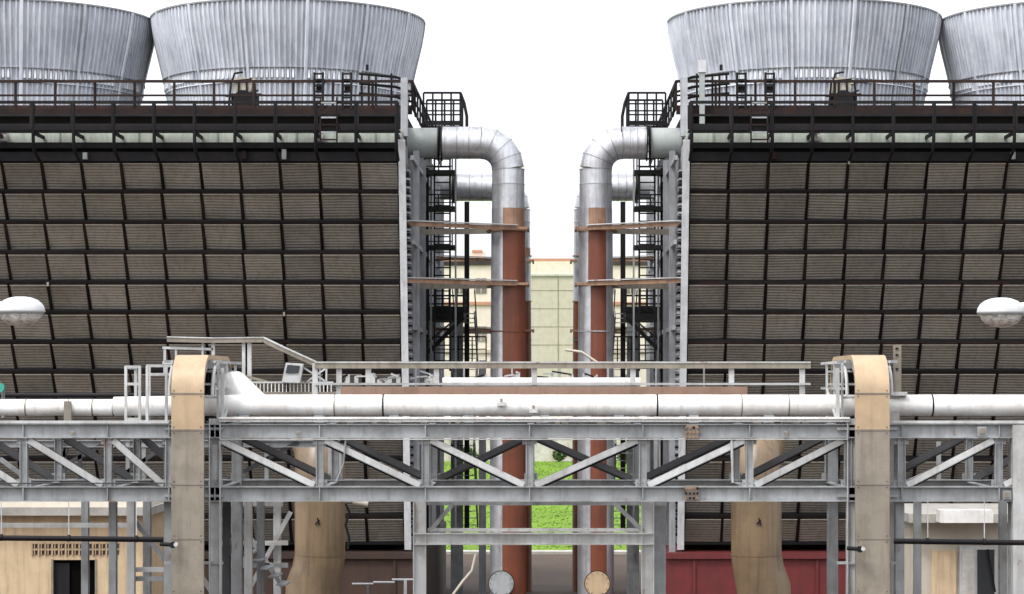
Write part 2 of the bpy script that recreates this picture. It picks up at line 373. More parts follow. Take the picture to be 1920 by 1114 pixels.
    for (za,zb2,ya,yb_) in ((9.9,11.85,95,91),(6.5,9.9,90,95),(3,6.5,95,90)):
        for xx in (XE-sgn*1.2,XE-sgn*2.1):
            e.bar((xx,ya,za),(xx,yb_,zb2),.06,.25,STEEL); e.bar((xx,ya,za+1),(xx,yb_,zb2+1),.05,.05,STEEL)
        for q in range(12):
            t=q/11; e.box(XE-sgn*1.2,XE-sgn*2.1,ya+(yb_-ya)*t-.12,ya+(yb_-ya)*t+.12,za+(zb2-za)*t,za+(zb2-za)*t+.03,STEEL)
    e.ibeam((XE-sgn*1.3,93,0),(XE-sgn*1.3,93,12),.5,.5,STEEL); e.ibeam((XE-sgn*2.3,95,0),(XE-sgn*2.3,95,10),.3,.3,SIDING)
    e.build('access_ladder_and_platforms',par)
    return par
tower(-1,-5.145,[(-10.33,88.5),(-21.0,88.5),(-31.6,88.5)],'cooling_tower')
tower(1,4.78,[(10.07,88.5),(20.8,88.5),(31.4,88.5)],'cooling_tower')

# ---------------------------------------------------------------- risers
def riser(sgn, XR, XE, Y, zc, r, near):
    b=B()
    R=.97
    el=arc((XR+sgn*R,Y,zc-R),R,math.pi/2,math.pi if sgn>0 else 0,4,(1,0,0),(0,0,1))
    flx=XE-sgn*1.25 if near else XE-sgn*1.0
    zm=15.35 if near else 14.9
    b.tube([(flx,Y,zc),el[0]],r,CLAD,28,r=.4)
    b.tube(el,r,CLAD,28,r=.7)
    zz=[el[-1].z,el[-1].z-.55,zm]
    b.tube([(XR,Y,zz[0]),(XR,Y,zz[1])],r,CLAD,28,r=.9); b.tube([(XR,Y,zz[1]),(XR,Y,zz[2])],r+.004,CLAD,28,r=.5)
    for p,a in ((el[0],(1,0,0)),(el[-1],(0,0,1)),((XR,Y,zz[1]),(0,0,1))): b.ring(p,a,r+.014,.035,STEEL,28)
    for i in (1,2,3):
        t=(el[i+1]-el[i-1]).normalized(); b.ring(el[i],t,r+.012,.03,STEEL,28)
    for i in range(1,4):
        xx=el[0].x+(flx-el[0].x)*i/3.3; b.ring((xx,Y,zc),(1,0,0),r+.01,.03,STEEL,28)
    if near:
        for dx in (0,.11): b.ring((flx+sgn*dx,Y,zc),(1,0,0),r+.08,.05,BLACK,28)
        b.tube([(flx+sgn*.12,Y,zc),(XE,Y,zc)],r*.93,SPOOL,28)
    else:
        b.ring((flx,Y,zc),(1,0,0),r+.1,.12,BLACK,28); b.tube([(flx,Y,zc),(XE,Y,zc)],r*.9,STEEL,24)
    r2=r+.045
    def fm(c,ctr):
        dx=(c.x-ctr.x)/r2
        if c.y>ctr.y+.1: return CLAD
        if near and sgn>0: return (BROWN if (-.38<dx<.55) else CLAD)
        if near: return (BROWN if dx>-.32 else CLAD)
        return BROWN if c.z<13 else CLAD
    def fm2(c,ctr):
        dx=(c.x-ctr.x)/r2
        if sgn>0: return BROWNL if (-.38<dx<.55 and near) else CLAD
        return BROWNL if dx>-.32 else CLAD
    b.tube([(XR,Y,zm),(XR,Y,14.55)],r+.012,CLAD,40,facemat=fm2)
    zs=[14.55,12.6,9,6,3,0]
    b.tube([(XR,Y,z) for z in zs],[r+.03,r+.04,r2+.02,r2+.03,r2+.03,r2+.03],CLAD,40,facemat=fm)
    for z in (14.55,12.58,10.9,7.5,5.2,3.4): b.ring((XR,Y,z),(0,0,1),r2+.03,.05,BROWNL if z>12 else (STEEL if sgn>0 else BROWN),28)
    b.tube([el[2],el[2]+Vector((-sgn*.25,0,.3))],.04,RUSTM,8); b.ring(el[2]+Vector((-sgn*.25,0,.32)),(0,0,1),.08,.05,RUSTM,10)
    for z in ((14.6,12.6) if near else (14.3,11.3)):
        b.bar((XE-sgn*.1,Y-2.6,z+.02),(XR-sgn*.3,Y-r-.15,z),.08,.14,BROWNL)
        b.bar((XE-sgn*.1,Y-2.6,z+.13),(XR-sgn*.3,Y-r-.15,z+.11),.26,.035,STEELL)
        b.bar((XE-sgn*.1,Y+1.5,z),(XR,Y+r+.1,z),.1,.2,TANG)
        b.bar((XR-sgn*.72,Y-r-.15,z),(XR+sgn*.7,Y-r-.15,z),.10,.09,BROWNL)
        b.bar((XR+sgn*.72,Y-r-.1,z),(XR+sgn*.72,Y+r+.1,z),.12,.16,BROWNL)
        b.bar((XR-sgn*.72,Y-r-.1,z),(XR-sgn*.72,Y+r+.1,z),.08,.12,BROWNL)
    if near:
        zc2=1.86; xc=X(940,79.9) if sgn<0 else X(1120,79.9)
        b.tube([(xc,Y,zc2),(xc,79.95,zc2)],.42,STEEL,24); b.ring((xc,79.93,zc2),(0,1,0),.47,.06,RUSTM,28)
        b.ring((xc,79.90,zc2),(0,1,0),.44,.05,TAN if sgn>0 else STEEL,28)
        for k in range(12):
            a=k*math.pi/6; b.tube([(xc+.39*math.cos(a),79.84,zc2+.39*math.sin(a)),(xc+.39*math.cos(a),79.88,zc2+.39*math.sin(a))],.02,STEELD,6)
    b.build('water_riser_pipe')
riser(-1,-1.49,-5.145,81.0,17.74,.585,True)
riser(1,1.68,4.78,81.0,17.74,.585,True)
riser(-1,-1.42,-5.145,97.0,17.52,.585,False)
riser(1,1.66,4.78,97.0,17.52,.585,False)

# ---------------------------------------------------------------- pipe rack
par=empty('pipe_rack')
b=B()
YS=(50.0,53.5)
zt=Z(808,50); zb_=Z(926,50)
xl,xr=X(-600,50),X(2700,50)
vertical=[-420,-270,-110,45,203,318,404,600,798,993,1205,1405,1590,1690,1872,2050,2250,2450]
diag=[(-110,45,1),(45,203,1),(203,318,1),(404,600,1),(600,798,1),(798,993,1),(993,1205,-1),(1205,1405,-1),(1405,1590,-1),(1690,1872,-1),(1872,2050,-1),(-270,-110,1),(2050,2250,-1)]
for Y in YS:
    cuts=[-600,-110,203,404,798,1205,1590,1872,2250,2700]
    for c0_,c1_ in zip(cuts[:-1],cuts[1:]):
        g_=.004
        b.ibeam((X(c0_,50)+g_,Y,zt),(X(c1_,50)-g_,Y,zt),.22,.32,STEEL); b.ibeam((X(c0_,50)+g_,Y,zb_),(X(c1_,50)-g_,Y,zb_),.22,.34,STEEL)
    for u in vertical:
        x=X(u,50)
        b.ibeam((x,Y+.005,zt-.16),(x,Y+.005,zb_+.17),.14,.17,STEEL,up=(1,0,0),t=.02)
        for z in (zt-.22,zb_+.24):
            b.box(x-.16,x+.16,Y-.02,Y+.02,z-.08,z+.08,STEEL)
            for bx in (-.12,0,.12): b.box(x+bx-.012,x+bx+.012,Y-.035,Y-.02,z-.012,z+.012,TANG)
        b.box(x-.012,x+.012,Y-.10,Y+.10,zt-.135,zt+.135,STEEL); b.box(x-.012,x+.012,Y-.10,Y+.10,zb_-.14,zb_+.14,STEEL)
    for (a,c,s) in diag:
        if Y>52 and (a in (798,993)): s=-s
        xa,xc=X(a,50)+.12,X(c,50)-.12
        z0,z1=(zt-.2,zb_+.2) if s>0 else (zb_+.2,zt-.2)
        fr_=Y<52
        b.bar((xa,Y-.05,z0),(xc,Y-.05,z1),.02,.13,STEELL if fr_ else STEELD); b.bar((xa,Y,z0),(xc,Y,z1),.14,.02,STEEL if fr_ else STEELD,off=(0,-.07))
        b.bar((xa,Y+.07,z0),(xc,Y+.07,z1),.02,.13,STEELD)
        b.bar((xa,Y+.10,z0-.1),(xc,Y+.10,z1-.1),.02,.08,BLACK if fr_ else STEELD)  # dark strip paints in the shade along the underside of each diagonal
for u in vertical:
    x=X(u,50); b.ibeam((x,50.12,zt),(x,53.38,zt),.15,.24,STEEL); b.ibeam((x,50.12,zb_),(x,53.38,zb_),.15,.24,STEEL)
for (a,c,s) in diag[::2]:
    b.bar((X(a,50),50.1,zb_),(X(c,50),53.4,zb_),.08,.08,STEEL)
b.box(X(412,50),X(1592,50),49.86,50.0,Z(791,50),Z(786,50),STEELL)
b.box(X(412,50),X(1592,50),49.83,50.2,Z(785.6,50),Z(782,50),WPIPE)
b.box(X(-600,50),X(318,50),49.86,50.1,Z(794,50),Z(789,50),STEELL)
b.box(X(1672,50),X(2600,50),49.86,50.1,Z(794,50),Z(789,50),STEELL)
for v0,v1 in ((796,822),(910,938)):
    b.box(X(1286,50),X(1308,50),49.86,49.89,Z(v1,50),Z(v0,50),TANG)
    for i in range(4):
        for j in range(3):
            x=X(1286+i*7,50); z=Z(v0+5+j*9,50); b.box(x-.025,x+.02,49.82,49.9,z-.03,z+.02,RUSTM if random.random()<.6 else BROWNL)
for (u,v,s_) in ((1838,808,.10),(1885,927,.09),(560,812,.05),(1470,812,.05),(140,812,.05)):
    b.box(X(u,50)-s_,X(u,50)+s_,49.80,49.86,Z(v,50)-s_,Z(v,50)+s_,STEEL); b.box(X(u,50)-s_*.6,X(u,50)+s_*.6,49.78,49.80,Z(v,50)-s_*.6,Z(v,50)+s_*.6,TANG)
b.tube([P(412,824,49.87),P(1590,824,49.87)],.014,STEELL,6); b.tube([P(-200,906,49.87),P(310,906,49.87)],.014,STEELD,6)
b.tube([P(1372,826,49.9),P(1374,905,49.9)],.03,STEELL,8)
b.tube([P(648,826,49.9),P(644,870,49.9),P(630,905,49.9)],.02,STEEL,8)
for u in (404,1598):
    for Y in (50.0,53.5):
        b.ibeam((X(u,50),Y,0),(X(u,50),Y,Z(785,50)),.24,.26,STEELL if Y<51 else STEEL,up=(0,1,0) if Y>51 else (1,0,0))
for u in (313,1690,1905):
    b.ibeam((X(u,50),50.3,0),(X(u,50),50.3,Z(795,50)),.2,.22,STEEL,up=(0,1,0))
b.box(X(1896,50),X(1926,50),49.8,50.0,0,Z(797,50),STEELL)
b.box(X(1668,50),X(1700,50),51.0,51.4,0,Z(740,50),CONC)
yq=52.0
for u in (787,1214): b.ibeam((X(u,yq),yq,0),(X(u,yq),yq,Z(940,yq)),.24,.3,STEELL,up=(1,0,0))
b.box(X(1226,yq),X(1250,yq),yq+.4,yq+.7,0,Z(940,yq),STEEL)
b.ibeam((X(777,yq),yq-.05,Z(1010,yq)),(X(1225,yq),yq-.05,Z(1010,yq)),.22,.27,STEELL)
b.box(X(800,yq),X(1205,yq),yq+.4,yq+.5,Z(999,yq),Z(993,yq),WPIPE)
for (a,c) in (((806,996),(850,944)),((1206,996),(1152,944))): b.bar(P(*a,yq),P(*c,yq),.1,.1,STEEL)
b.box(X(777,yq),X(1250,yq),yq+.1,yq+.3,Z(948,yq),Z(941,yq),STEEL)
for (u,Y,m_) in ((212,54,STEEL),(246,53,STEELL),(276,55,STEEL),(425,54,STEELD),(440,57,STEEL),(466,53,STEELL),(489,55,STEEL),(520,57,STEELL),(160,58,STEEL),(1655,56,STEEL),(1720,57,STEEL),(1880,55,STEEL)):
    b.ibeam((X(u,Y),Y,0),(X(u,Y),Y,Z(935,Y)),.18,.2,m_,up=(0,1,0))
for (a,c,Y) in (((400,970),(462,1060),54.1),((400,1085),(462,985),54.1),((410,945),(530,945),55.3),((400,1060),(540,1060),55.5),((238,1068),(320,1068),53.2),((240,960),(310,1050),53.3),((470,1010),(530,1100),55.5),((470,1100),(545,960),56.8),((0,985),(240,985),56),((240,1085),(320,1085),53.2),((400,1000),(400,1114),53),((330,1010),(400,1114),55),((410,1020),(540,1018),56.2)):
    b.bar(P(*a,Y),P(*c,Y),.09,.11,STEELL if random.random()<.6 else STEEL)
for k in range(9):
    p=P(402+k*15,975+k*15,54.6); b.box(p.x-.02,p.x+.22,54.3,55.3,p.z-.02,p.z+.02,STEEL)
for (a,c) in (((210,832),(315,905)),((210,905),(315,832)),((240,825),(240,910)),((270,825),(270,910)),((60,905),(200,830)),((0,860),(60,905)),((120,832),(120,905)),((150,832),(150,905)),((420,905),(560,828)),((500,832),(500,905)),((620,905),(640,828)),((100,905),(130,828)),((1380,905),(1370,828)),((1700,905),(1860,828)),((1760,828),(1760,905))):
    b.bar(P(*a,56.5),P(*c,56.5),.1,.1,STEEL if random.random()<.5 else STEELD)
b.ibeam(P(-200,832,56.5),P(660,832,56.5),.15,.18,STEEL); b.ibeam(P(-200,905,56.5),P(660,905,56.5),.15,.18,STEEL)
b.box(X(615,56),X(640,56),56,56.3,Z(905,56),Z(840,56),STEELL)
b.build('steel_truss_frame',par)

pp=B()
Yp=51.2; rz=.245; zc=Z(760,Yp)
us=[430,628,719,1010,1232,1390,1478,1580,1747,2100,2700]
for a,c in zip(us[:-1],us[1:]): pp.tube([(X(a,Yp),Yp,zc),(X(c,Yp),Yp,zc)],rz,WPIPE,24)
pp.tube([(xl,Yp,Z(764,Yp)),(X(214,Yp),Yp,Z(764,Yp))],.19,WPIPE,20)
pp.tube([(X(214,Yp),Yp,Z(762,Yp)),(X(432,Yp),Yp,zc)],[.22,.24],WPIPE,20)
for u in (628,719,1232,1390,1478,1747): pp.ring((X(u,Yp),Yp,zc),(1,0,0),rz+.008,.025 if u not in (719,1232,1747) else .035,TANG if u not in (719,1232,1747) else BLACK,24)
for u in (50,130,175,214): pp.ring((X(u,Yp),Yp,Z(764,Yp)),(1,0,0),.2,.03,TANG if u!=214 else BLACK,20)
pp.box(X(124,Yp),X(138,Yp),Yp-.25,Yp-.2,Z(790,Yp),Z(752,Yp),TANG)
for u in range(460,1580,140): pp.box(X(u-9,Yp),X(u+9,Yp),Yp-.2,Yp+.2,zt+.165,zc-rz+.03,STEEL)
pp.tube([P(426,722,52.2),P(440,722,Yp+.5),P(500,768,Yp)],[.30,.33,.22],WPIPE,20)
pp.tube([P(424,702,52.2),P(424,780,52.2)],.26,WPIPE,20)
pp.build('main_white_pipe',par)
q=B()
q.box(X(640,52.6),X(1400,52.6),52.4,52.8,Z(741,52.6),Z(725,52.6),TRAYB)
q.tube([P(830,718,55),P(1200,718,55)],.13,WPIPE,14)
q.tube([P(640,745,53.2),P(1600,745,53.2)],.06,RUSTM,8)
q.tube([P(-200,741,52.8),P(330,741,52.8)],.05,BLACK,8)
for i in range(16): 
    u=random.uniform(650,1560); q.box(X(u,51),X(u+random.uniform(6,16),51),50.4,50.8,zt+.16,zt+.2+random.uniform(.02,.12),TANG)
for (u,v) in ((940,757),(1000,770)):
    q.box(X(u-8,50.9),X(u+8,50.9),50.85,50.97,Z(v+4,50.9),Z(v-3,50.9),STEELL); q.tube([P(u,v-10,50.9),P(u,v+6,50.9)],.03,TANG,8)
q.build('cable_tray_and_small_pipes',par)

h=B(); yh=53.2
h.box(X(590,yh),X(1520,yh),yh,yh+.06,Z(691,yh),Z(681.2,yh),TANG)
h.box(X(590,yh),X(1520,yh),yh-.02,yh+.08,Z(681,yh),Z(678,yh),STEELL)
for u in (590,635,690,818,1002,1187,1372,1505): h.box(X(u-5,yh),X(u+5,yh),yh+.065,yh+.14,Z(745,yh),Z(681,yh),STEELL)
h.box(X(590,yh),X(1520,yh),yh-.0,yh+.05,Z(722,yh),Z(718,yh),STEELL)
h.tube([P(590,685,56),P(1300,687,56)],.03,STEEL,8)
for i in range(9): h.bar(P(600+i*90,690,56),P(600+i*90,735,56),.04,.04,STEEL)
for i in range(30):
    u=random.choice([random.uniform(900,1140),random.uniform(640,820),random.uniform(900,1140)]); v=random.uniform(698,716); Y=random.uniform(55,58)
    h.bar(P(u,v,Y),P(u+random.uniform(-40,40),v+random.uniform(-8,8),Y),.04,.04,random.choice([STEELL,STEEL,BLACK]))
    h.box(X(u,Y)-.05,X(u,Y)+.05,Y,Y+.1,Z(722,Y),Z(v,Y),STEELL)
h.tube([P(1060,656,58),P(1090,660,58),P(1120,680,58)],.035,CREAM,8)
h.build('walkway_handrail',par)

gt=B(); yg=55.0
path=[(315,637),(400,639),(495,638),(530,655),(598,686)]
for a,c in zip(path[:-1],path[1:]):
    gt.bar(P(*a,yg),P(*c,yg),.3,.11,TANG)
    gt.bar(P(a[0],a[1]-5,yg),P(c[0],c[1]-5,yg),.34,.03,STEELL)
gt.bar(P(305,652,yg),P(400,655,yg),.08,.06,STEELL); gt.bar(P(305,680,yg),P(420,684,yg),.08,.06,STEELL)
for (u,v0,v1,w) in ((309,650,700,.06),(330,650,690,.05),(400,640,735,.08),(457,642,735,.08),(468,642,735,.10),(380,640,690,.05)):
    gt.bar(P(u,v0,yg),P(u,v1,yg),w,w,STEELL)
for i in range(26):
    u=446+i*7; gt.bar(P(u,718,54.2),P(u,738,54.2),.022,.022,WPIPE)
gt.bar(P(444,717,54.2),P(625,717,54.2),.04,.04,STEELL); gt.bar(P(444,738,54.2),P(640,738,54.2),.08,.08,TANG)
gt.bar(P(440,700,54.4),P(500,716,54.4),.1,.06,TANG)
for a,c in (((570,690),(612,716)),((575,716),(612,690)),((590,688),(590,718)),((612,688),(612,718))): gt.bar(P(*a,54.3),P(*c,54.3),.04,.04,STEELL)
c0=[P(536,680,54.0),P(568,682,54.0),P(562,718,54.0),P(528,717,54.0)]
gt.add(c0+[p+Vector((0,.25,0)) for p in c0],[(0,1,2,3),(0,4,5,1),(1,5,6,2),(2,6,7,3),(3,7,4,0),(4,7,6,5)],STEELL)
c1=[P(539,684,53.97),P(563,686,53.97),P(559,700,53.97),P(535,700,53.97)]; gt.add(c1,[(0,1,2,3)],GLASSD)
gt.build('instrument_gantry')

# ---------------------------------------------------------------- tan cable ducts
def duct(u0,u1,sgn):
    b=B(); Y=49.1; x0,x1=X(u0,Y),X(u1,Y)
    zt_=Z(665,Y); R=.85
    path=[Vector((0,Y,0))]
    for v in (1114,1010,908,806): path.append(Vector((0,Y,Z(v,Y))))
    path+=arc((0,Y+R,zt_-R),R,math.pi,math.pi/2,14,(0,1,0),(0,0,1))
    YB=53.6
    path+=arc((0,YB-R,zt_-R),R,math.pi/2,0,9,(0,1,0),(0,0,1)); path.append(Vector((0,YB,8.0)))
    n=len(path)
    def off(i,d):
        t=(path[min(i+1,n-1)]-path[max(i-1,0)]).normalized()
        return path[i]+Vector((0,-t.z,t.y))*d
    for i in range(n-1):
        m_=TANG if i<4 else TAN
        a,c=off(i,0),off(i+1,0); a2,c2=off(i,-.10),off(i+1,-.10)
        vs=[(x0,a.y,a.z),(x1,a.y,a.z),(x1,c.y,c.z),(x0,c.y,c.z),(x0,a2.y,a2.z),(x1,a2.y,a2.z),(x1,c2.y,c2.z),(x0,c2.y,c2.z)]
        b.add(vs,[(4,7,6,5),(0,3,7,4),(1,5,6,2)],m_,r=.3)
        if i<5: b.add(vs,[(0,1,2,3)],m_,False,r=.35+.4*(i%2))
        a3,c3=off(i,-.30),off(i+1,-.30)
        for xx,w in ((x0,.03),(x1,-.03)):
            vs=[(xx+w,a2.y,a2.z),(xx+w,c2.y,c2.z),(xx+w,c3.y,c3.z),(xx+w,a3.y,a3.z)]
            b.add(vs,[(0,1,2,3)],STEEL if i>3 else TANG)
        for k in range(6):
            xx=x0+(k+.7)*(x1-x0)/6.6; a4,c4=off(i,-.18),off(i+1,-.18)
            b.tube([(xx,a4.y,a4.z),(xx,c4.y,c4.z)],.045,BLACK,6)
        if i<5:
            b.box(x0-.008,x1+.008,Y-.012,Y+.012,c.z-.02,c.z+.012,TANG,r=.1)
            for xx in (x0+.06,x1-.06):
                for zz in (c.z-.07,c.z+.06): b.box(xx-.012,xx+.012,Y-.010,Y,zz-.012,zz+.012,STEELD)
    vs=[];fs=[]
    for i in range(5,n): p=off(i,.001); vs+=[(x0,p.y,p.z),(x1,p.y,p.z)]
    for i in range(n-6): fs.append((2*i,2*i+1,2*i+3,2*i+2))
    b.add(vs,fs,TAN,True,.5)
    for Yk in (50.4,51.8,53.2):
        for xx in (x0-.12,x1+.12):
            b.bar((xx,Yk,Z(790,50)),(xx,Yk,zt_-.15),.05,.07,STEELL)
        for z in (zt_-.35,zt_-.65,zt_-.95): b.bar((x0-.12,Yk,z),(x1+.12,Yk,z),.05,.05,STEELL)
    for xx in (x0-.12,x1+.12):
        for z in (zt_-.15,zt_-.75): b.bar((xx,49.9,z),(xx,54.2,z),.05,.06,STEELL)
        b.tube(arc((xx,50.3,zt_-.9),.72,math.pi,math.pi/2,6,(0,1,0),(0,0,1)),.04,STEELL,6)
    for k in range(6):
        b.bar((x0-.3,49.95,2+k*1.5),(x1+.3,49.95,2+k*1.5),.06,.06,STEEL)
    xi=x1+.25 if sgn<0 else x0-.25
    b.bar((xi,50.2,Z(795,50)),(xi,50.2,Z(690,50)),.08,.08,STEELL)
    b.bar((xi,50.2,Z(795,50)),(xi,52.2,Z(730,50)),.05,.05,STEELL)
    b.build('cable_duct')
duct(321,382,-1); duct(1604,1668,1)
b=B()
for Y,us in ((50.3,(236,262,276,312)),(51.5,(236,262))):
    for u in us: b.bar((X(u,50.3),Y,Z(792,50)),(X(u,50.3),Y,Z(686,50)),.06,.06,STEELL)
for v in (688,720,786): b.bar(P(236,v,50.3),P(264,v,50.3),.05,.06,STEELL)
for v in (686,702): b.bar(P(274,v,50.3),P(330,v,50.3),.05,.06,STEELL)
b.bar(P(235,690,50.3),P(235,690,50.3)+Vector((0,1.2,0)),.05,.05,STEELL)
b.box(X(232,50.3),X(318,50.3),50.2,51.6,Z(793,50.3),Z(789,50.3),STEEL)
b.build('guard_frame')
b=B(); b.box(X(1677,51),X(1690,51),51,51.2,Z(740,51),Z(646,51),TANG)
for v in (652,664,690): b.box(X(1679,51),X(1684,51),50.97,51,Z(v+3,51),Z(v,51),BLACK)
b.box(X(1672,51),X(1700,51),50.9,51.3,Z(742,51),Z(735,51),STEELL); b.build('marker_post')

# ---------------------------------------------------------------- large tan pipes
def bigpipe(u,sgn):
    b=B(); Y=62.0; x=X(u,Y); r=.70
    zk=Z(900,Y)
    pts=[Vector((x+sgn*.34,Y,0)),Vector((x+sgn*.20,Y,Z(1100,Y))),Vector((x+sgn*.07,Y,Z(1070,Y))),Vector((x,Y,Z(1040,Y))),Vector((x,Y,zk))]
    R=1.2
    for i in range(1,9):
        a=i*math.pi/2/8; pts.append(Vector((x+sgn*(1-math.cos(a))*.35,Y+(R-R*math.cos(a)),zk+R*math.sin(a)*.9)))
    pts.append(pts[-1]+Vector((sgn*.1,2.5,0)))
    n=len(pts)
    b.tube(pts,[r+.06,r+.05,r+.01,r,r]+[r-.012*i for i in range(1,n-4)],TPIPE,40,r=.5)
    b.ring((x,Y,Z(1040,Y)),(0,0,1),r+.010,.02,TPIPE,40)
    b.box(x-1,x+1,Y-1,Y+1,0,.5,CONC); b.ring((x+sgn*.3,Y,.6),(0,0,1),r+.25,.12,RUSTM,36)
    b.bar((x-.06,Y-r-.03,Z(980,Y)),(x+.06,Y-r-.03,Z(972,Y)),.03,.03,BLACK); b.bar((x+.06,Y-r-.03,Z(982,Y)),(x,Y-r-.03,Z(968,Y)),.03,.03,BLACK)
    b.build('large_tan_pipe')
bigpipe(600,-1); bigpipe(1418,1)
b=B(); b.tube([P(648,945,60),P(655,960,60),P(648,985,60),P(655,1010,60),P(652,1030,60)],.035,BLACK,8); b.tube([P(662,940,60),P(690,945,60)],.1,CREAM,8); b.build('hanging_cable')
b=B(); b.tube([P(892,1040,78),P(885,1070,78),P(868,1090,78),P(850,1114,78),P(845,1150,78)],.05,CREAM,8); b.build('hose')
b=B()
for i,(u0,u1,v) in enumerate(((735,775,1087),(660,700,1095),(700,740,1092))): b.tube([P(u0,v,76),P(u1,v,76)],.04,STEEL,10)
b.bar(P(760,1087,76),P(760,1200,76),.1,.1,STEEL); b.bar(P(690,1095,76),P(690,1200,76),.08,.08,STEELD); b.build('drain_pipe')

def blackline(u0,u1,v,uv):
    b=B(); Y=48.95
    b.tube([P(u0,v,Y),P(u1,v+5,Y)],.05,BLACK,10)
    b.tube([P(u0,v+3,Y+.3),P(u1,v+8,Y+.3)],.035,BLACK,10)
    for t in (.15,.4,.65,.9):
        u=u0+(u1-u0)*t; b.ring(P(u,v+5*t,Y),(1,0,0),.075,.06,BLACK,12)
        b.bar(P(u,v,Y),P(u,940,Y+.9),.02,.02,STEEL)
    b.tube([P(uv-18,v+14,Y-.05),P(uv+8,v+16,Y-.05)],.045,BLACK,8); b.ring(P(uv+6,v+16,Y-.08),(0,1,0),.07,.08,BLACK,12); b.ring(P(uv+12,v+15,Y-.1),(0,1,0),.045,.1,STEELL,12)
    b.build('black_service_pipe')
blackline(-200,306,1006,318); blackline(1676,2100,1014,1606)

# ---------------------------------------------------------------- street lamps
def lamp(u,v,sgn):
    b=B(); Y=32.0; c=P(u,v,Y)
    prof=[(0.001,.168),(.08,.165),(.16,.150),(.24,.118),(.30,.070),(.335,.016),(.345,-.03),(.345,-.055),(.32,-.06)]
    def sq(pr,m,ky=.75):
        seg=40; vs=[];fs=[]
        for (r,z) in pr:
            for j in range(seg):
                a=2*math.pi*j/seg; vs.append((c.x+r*math.cos(a),c.y+r*ky*math.sin(a),c.z+z))
        for i in range(len(pr)-1):
            for j in range(seg): fs.append((i*seg+j,i*seg+(j+1)%seg,(i+1)*seg+(j+1)%seg,(i+1)*seg+j))
        b.add(vs,fs,m,True,.5)
    sq(prof,ENAMEL); sq([(.335,-.055),(.335,-.078),(.28,-.078)],STEEL)
    sq([(.31,-.07),(.285,-.14),(.235,-.20),(.15,-.24),(.05,-.258),(.001,-.26)],GLASSL)
    xo=c.x+sgn*1.6
    b.tube([(c.x+sgn*.28,Y,c.z+.03),(c.x+sgn*.6,Y,c.z+.05)],[.07,.05],ENAMEL,14)
    b.tube([(c.x+sgn*.6,Y,c.z+.05),(c.x+sgn*1.1,Y,c.z-.02),(xo,Y,c.z-.4),(xo,Y,c.z-1.2)],.04,STEELL,12)
    b.tube([(xo,Y,0),(xo,Y,c.z-.9)],[.11,.06],STEELL,16); b.ring((xo,Y,.15),(0,0,1),.2,.3,STEELL,16)
    b.box(xo-.22,xo+.22,Y-.22,Y+.22,0,.04,STEELL)
    b.build('street_lamp')
lamp(39,578,-1); lamp(1877,580,1)
b=B(); c=P(0,727,52); b.ring(c,(0,1,0),.11,.08,TEAL,16); b.tube([c,c+Vector((0,.3,0)),c+Vector((0,.3,-.7))],.04,STEEL,8); b.bar(c+Vector((-.1,0,.1)),c+Vector((0,0,.14)),.04,.04,TERRA); b.build('valve_handwheel')

# ---------------------------------------------------------------- service building, cabin
par=empty('beige_service_building'); b=B(); Y=68.0
x0,x1=X(-320,Y),X(268,Y); zr=Z(965,Y)
dx0,dx1=X(98,Y),X(180,Y); dz=Z(1050,Y)
b.box(x0,dx0,Y,Y+.25,0,zr,BEIGE,r=.5); b.box(dx1,x1,Y,Y+.25,0,zr,BEIGE,r=.5); b.box(dx0,dx1,Y,Y+.25,dz,zr,BEIGE,r=.5)
b.box(x0,x0+.25,Y+.25,Y+6,0,zr,BEIGE); b.box(x1-.25,x1,Y+.25,Y+6,0,zr,BEIGE); b.box(x0,x1,Y+6,Y+6.25,0,zr,BEIGE)
b.box(x0-.2,x1+.3,Y-.5,Y+6.6,zr,Z(950,Y),CONC); b.box(x0-.1,x1+.15,Y-.3,Y+6.5,Z(950,Y)+.002,Z(940,Y),PALE)
b.build('walls_and_roof',par)
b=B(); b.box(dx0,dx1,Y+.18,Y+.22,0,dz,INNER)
for xx in (dx0,dx1): b.box(xx-.03,xx+.03,Y-.02,Y+.2,0,dz+.03,TANG)
b.box(dx0+.04,dx0+.5,Y+.1,Y+.14,0,dz-.1,BLACK); b.build('doorway',par)
b=B()
for row in range(2):
    for k in range(13):
        ua=60+k*12.7; va=1018+row*12
        xa,xb,za,zb1=X(ua,Y),X(ua+10.5,Y),Z(va+10,Y),Z(va,Y)
        b.box(xa,xb,Y-.012,Y+.0,za,zb1,BASINB) 
        b.box(xa-.02,xa+.03,Y-.06,Y-.012,za-.02,zb1+.02,TAN); b.box(xa+.031,xb,Y-.055,Y-.012,zb1-.03,zb1+.02,TAN)
        b.box((xa+xb)/2-.015,(xa+xb)/2+.015,Y-.05,Y-.012,za,zb1-.031,TAN)
b.build('ventilation_blocks',par)
par=empty('beige_control_cabin'); b=B(); Y=66.0
x0,x1=X(1718,Y),X(2120,Y); zr=Z(978,Y)
b.box(x0,x1,Y,Y+5,0,zr,CREAM,r=.5)
b.box(x0-.3,x1+.3,Y-.6,Y+5.3,zr,Z(962,Y),CONC)
b.box(X(1748,Y),X(1845,Y),Y-1.4,Y-.62,Z(975,Y),Z(952,Y),WPIPE)
b.build('walls_and_roof',par)
b=B()
b.box(X(1746,Y),X(1792,Y),Y-.08,Y-.02,0,Z(1032,Y),BEIGE)
b.box(X(1798,Y),X(1868,Y),Y-.10,Y-.02,Z(1140,Y),Z(1024,Y),STEELL)
b.box(X(1803,Y),X(1826,Y),Y-.13,Y-.1,Z(1136,Y),Z(1030,Y),CONC); b.box(X(1831,Y),X(1863,Y),Y-.13,Y-.1,Z(1136,Y),Z(1030,Y),GLASSD)
b.bar(P(1852,1030,Y-.3),P(1866,1110,Y-.3),.05,.05,BLACK)
b.build('door_and_window',par)

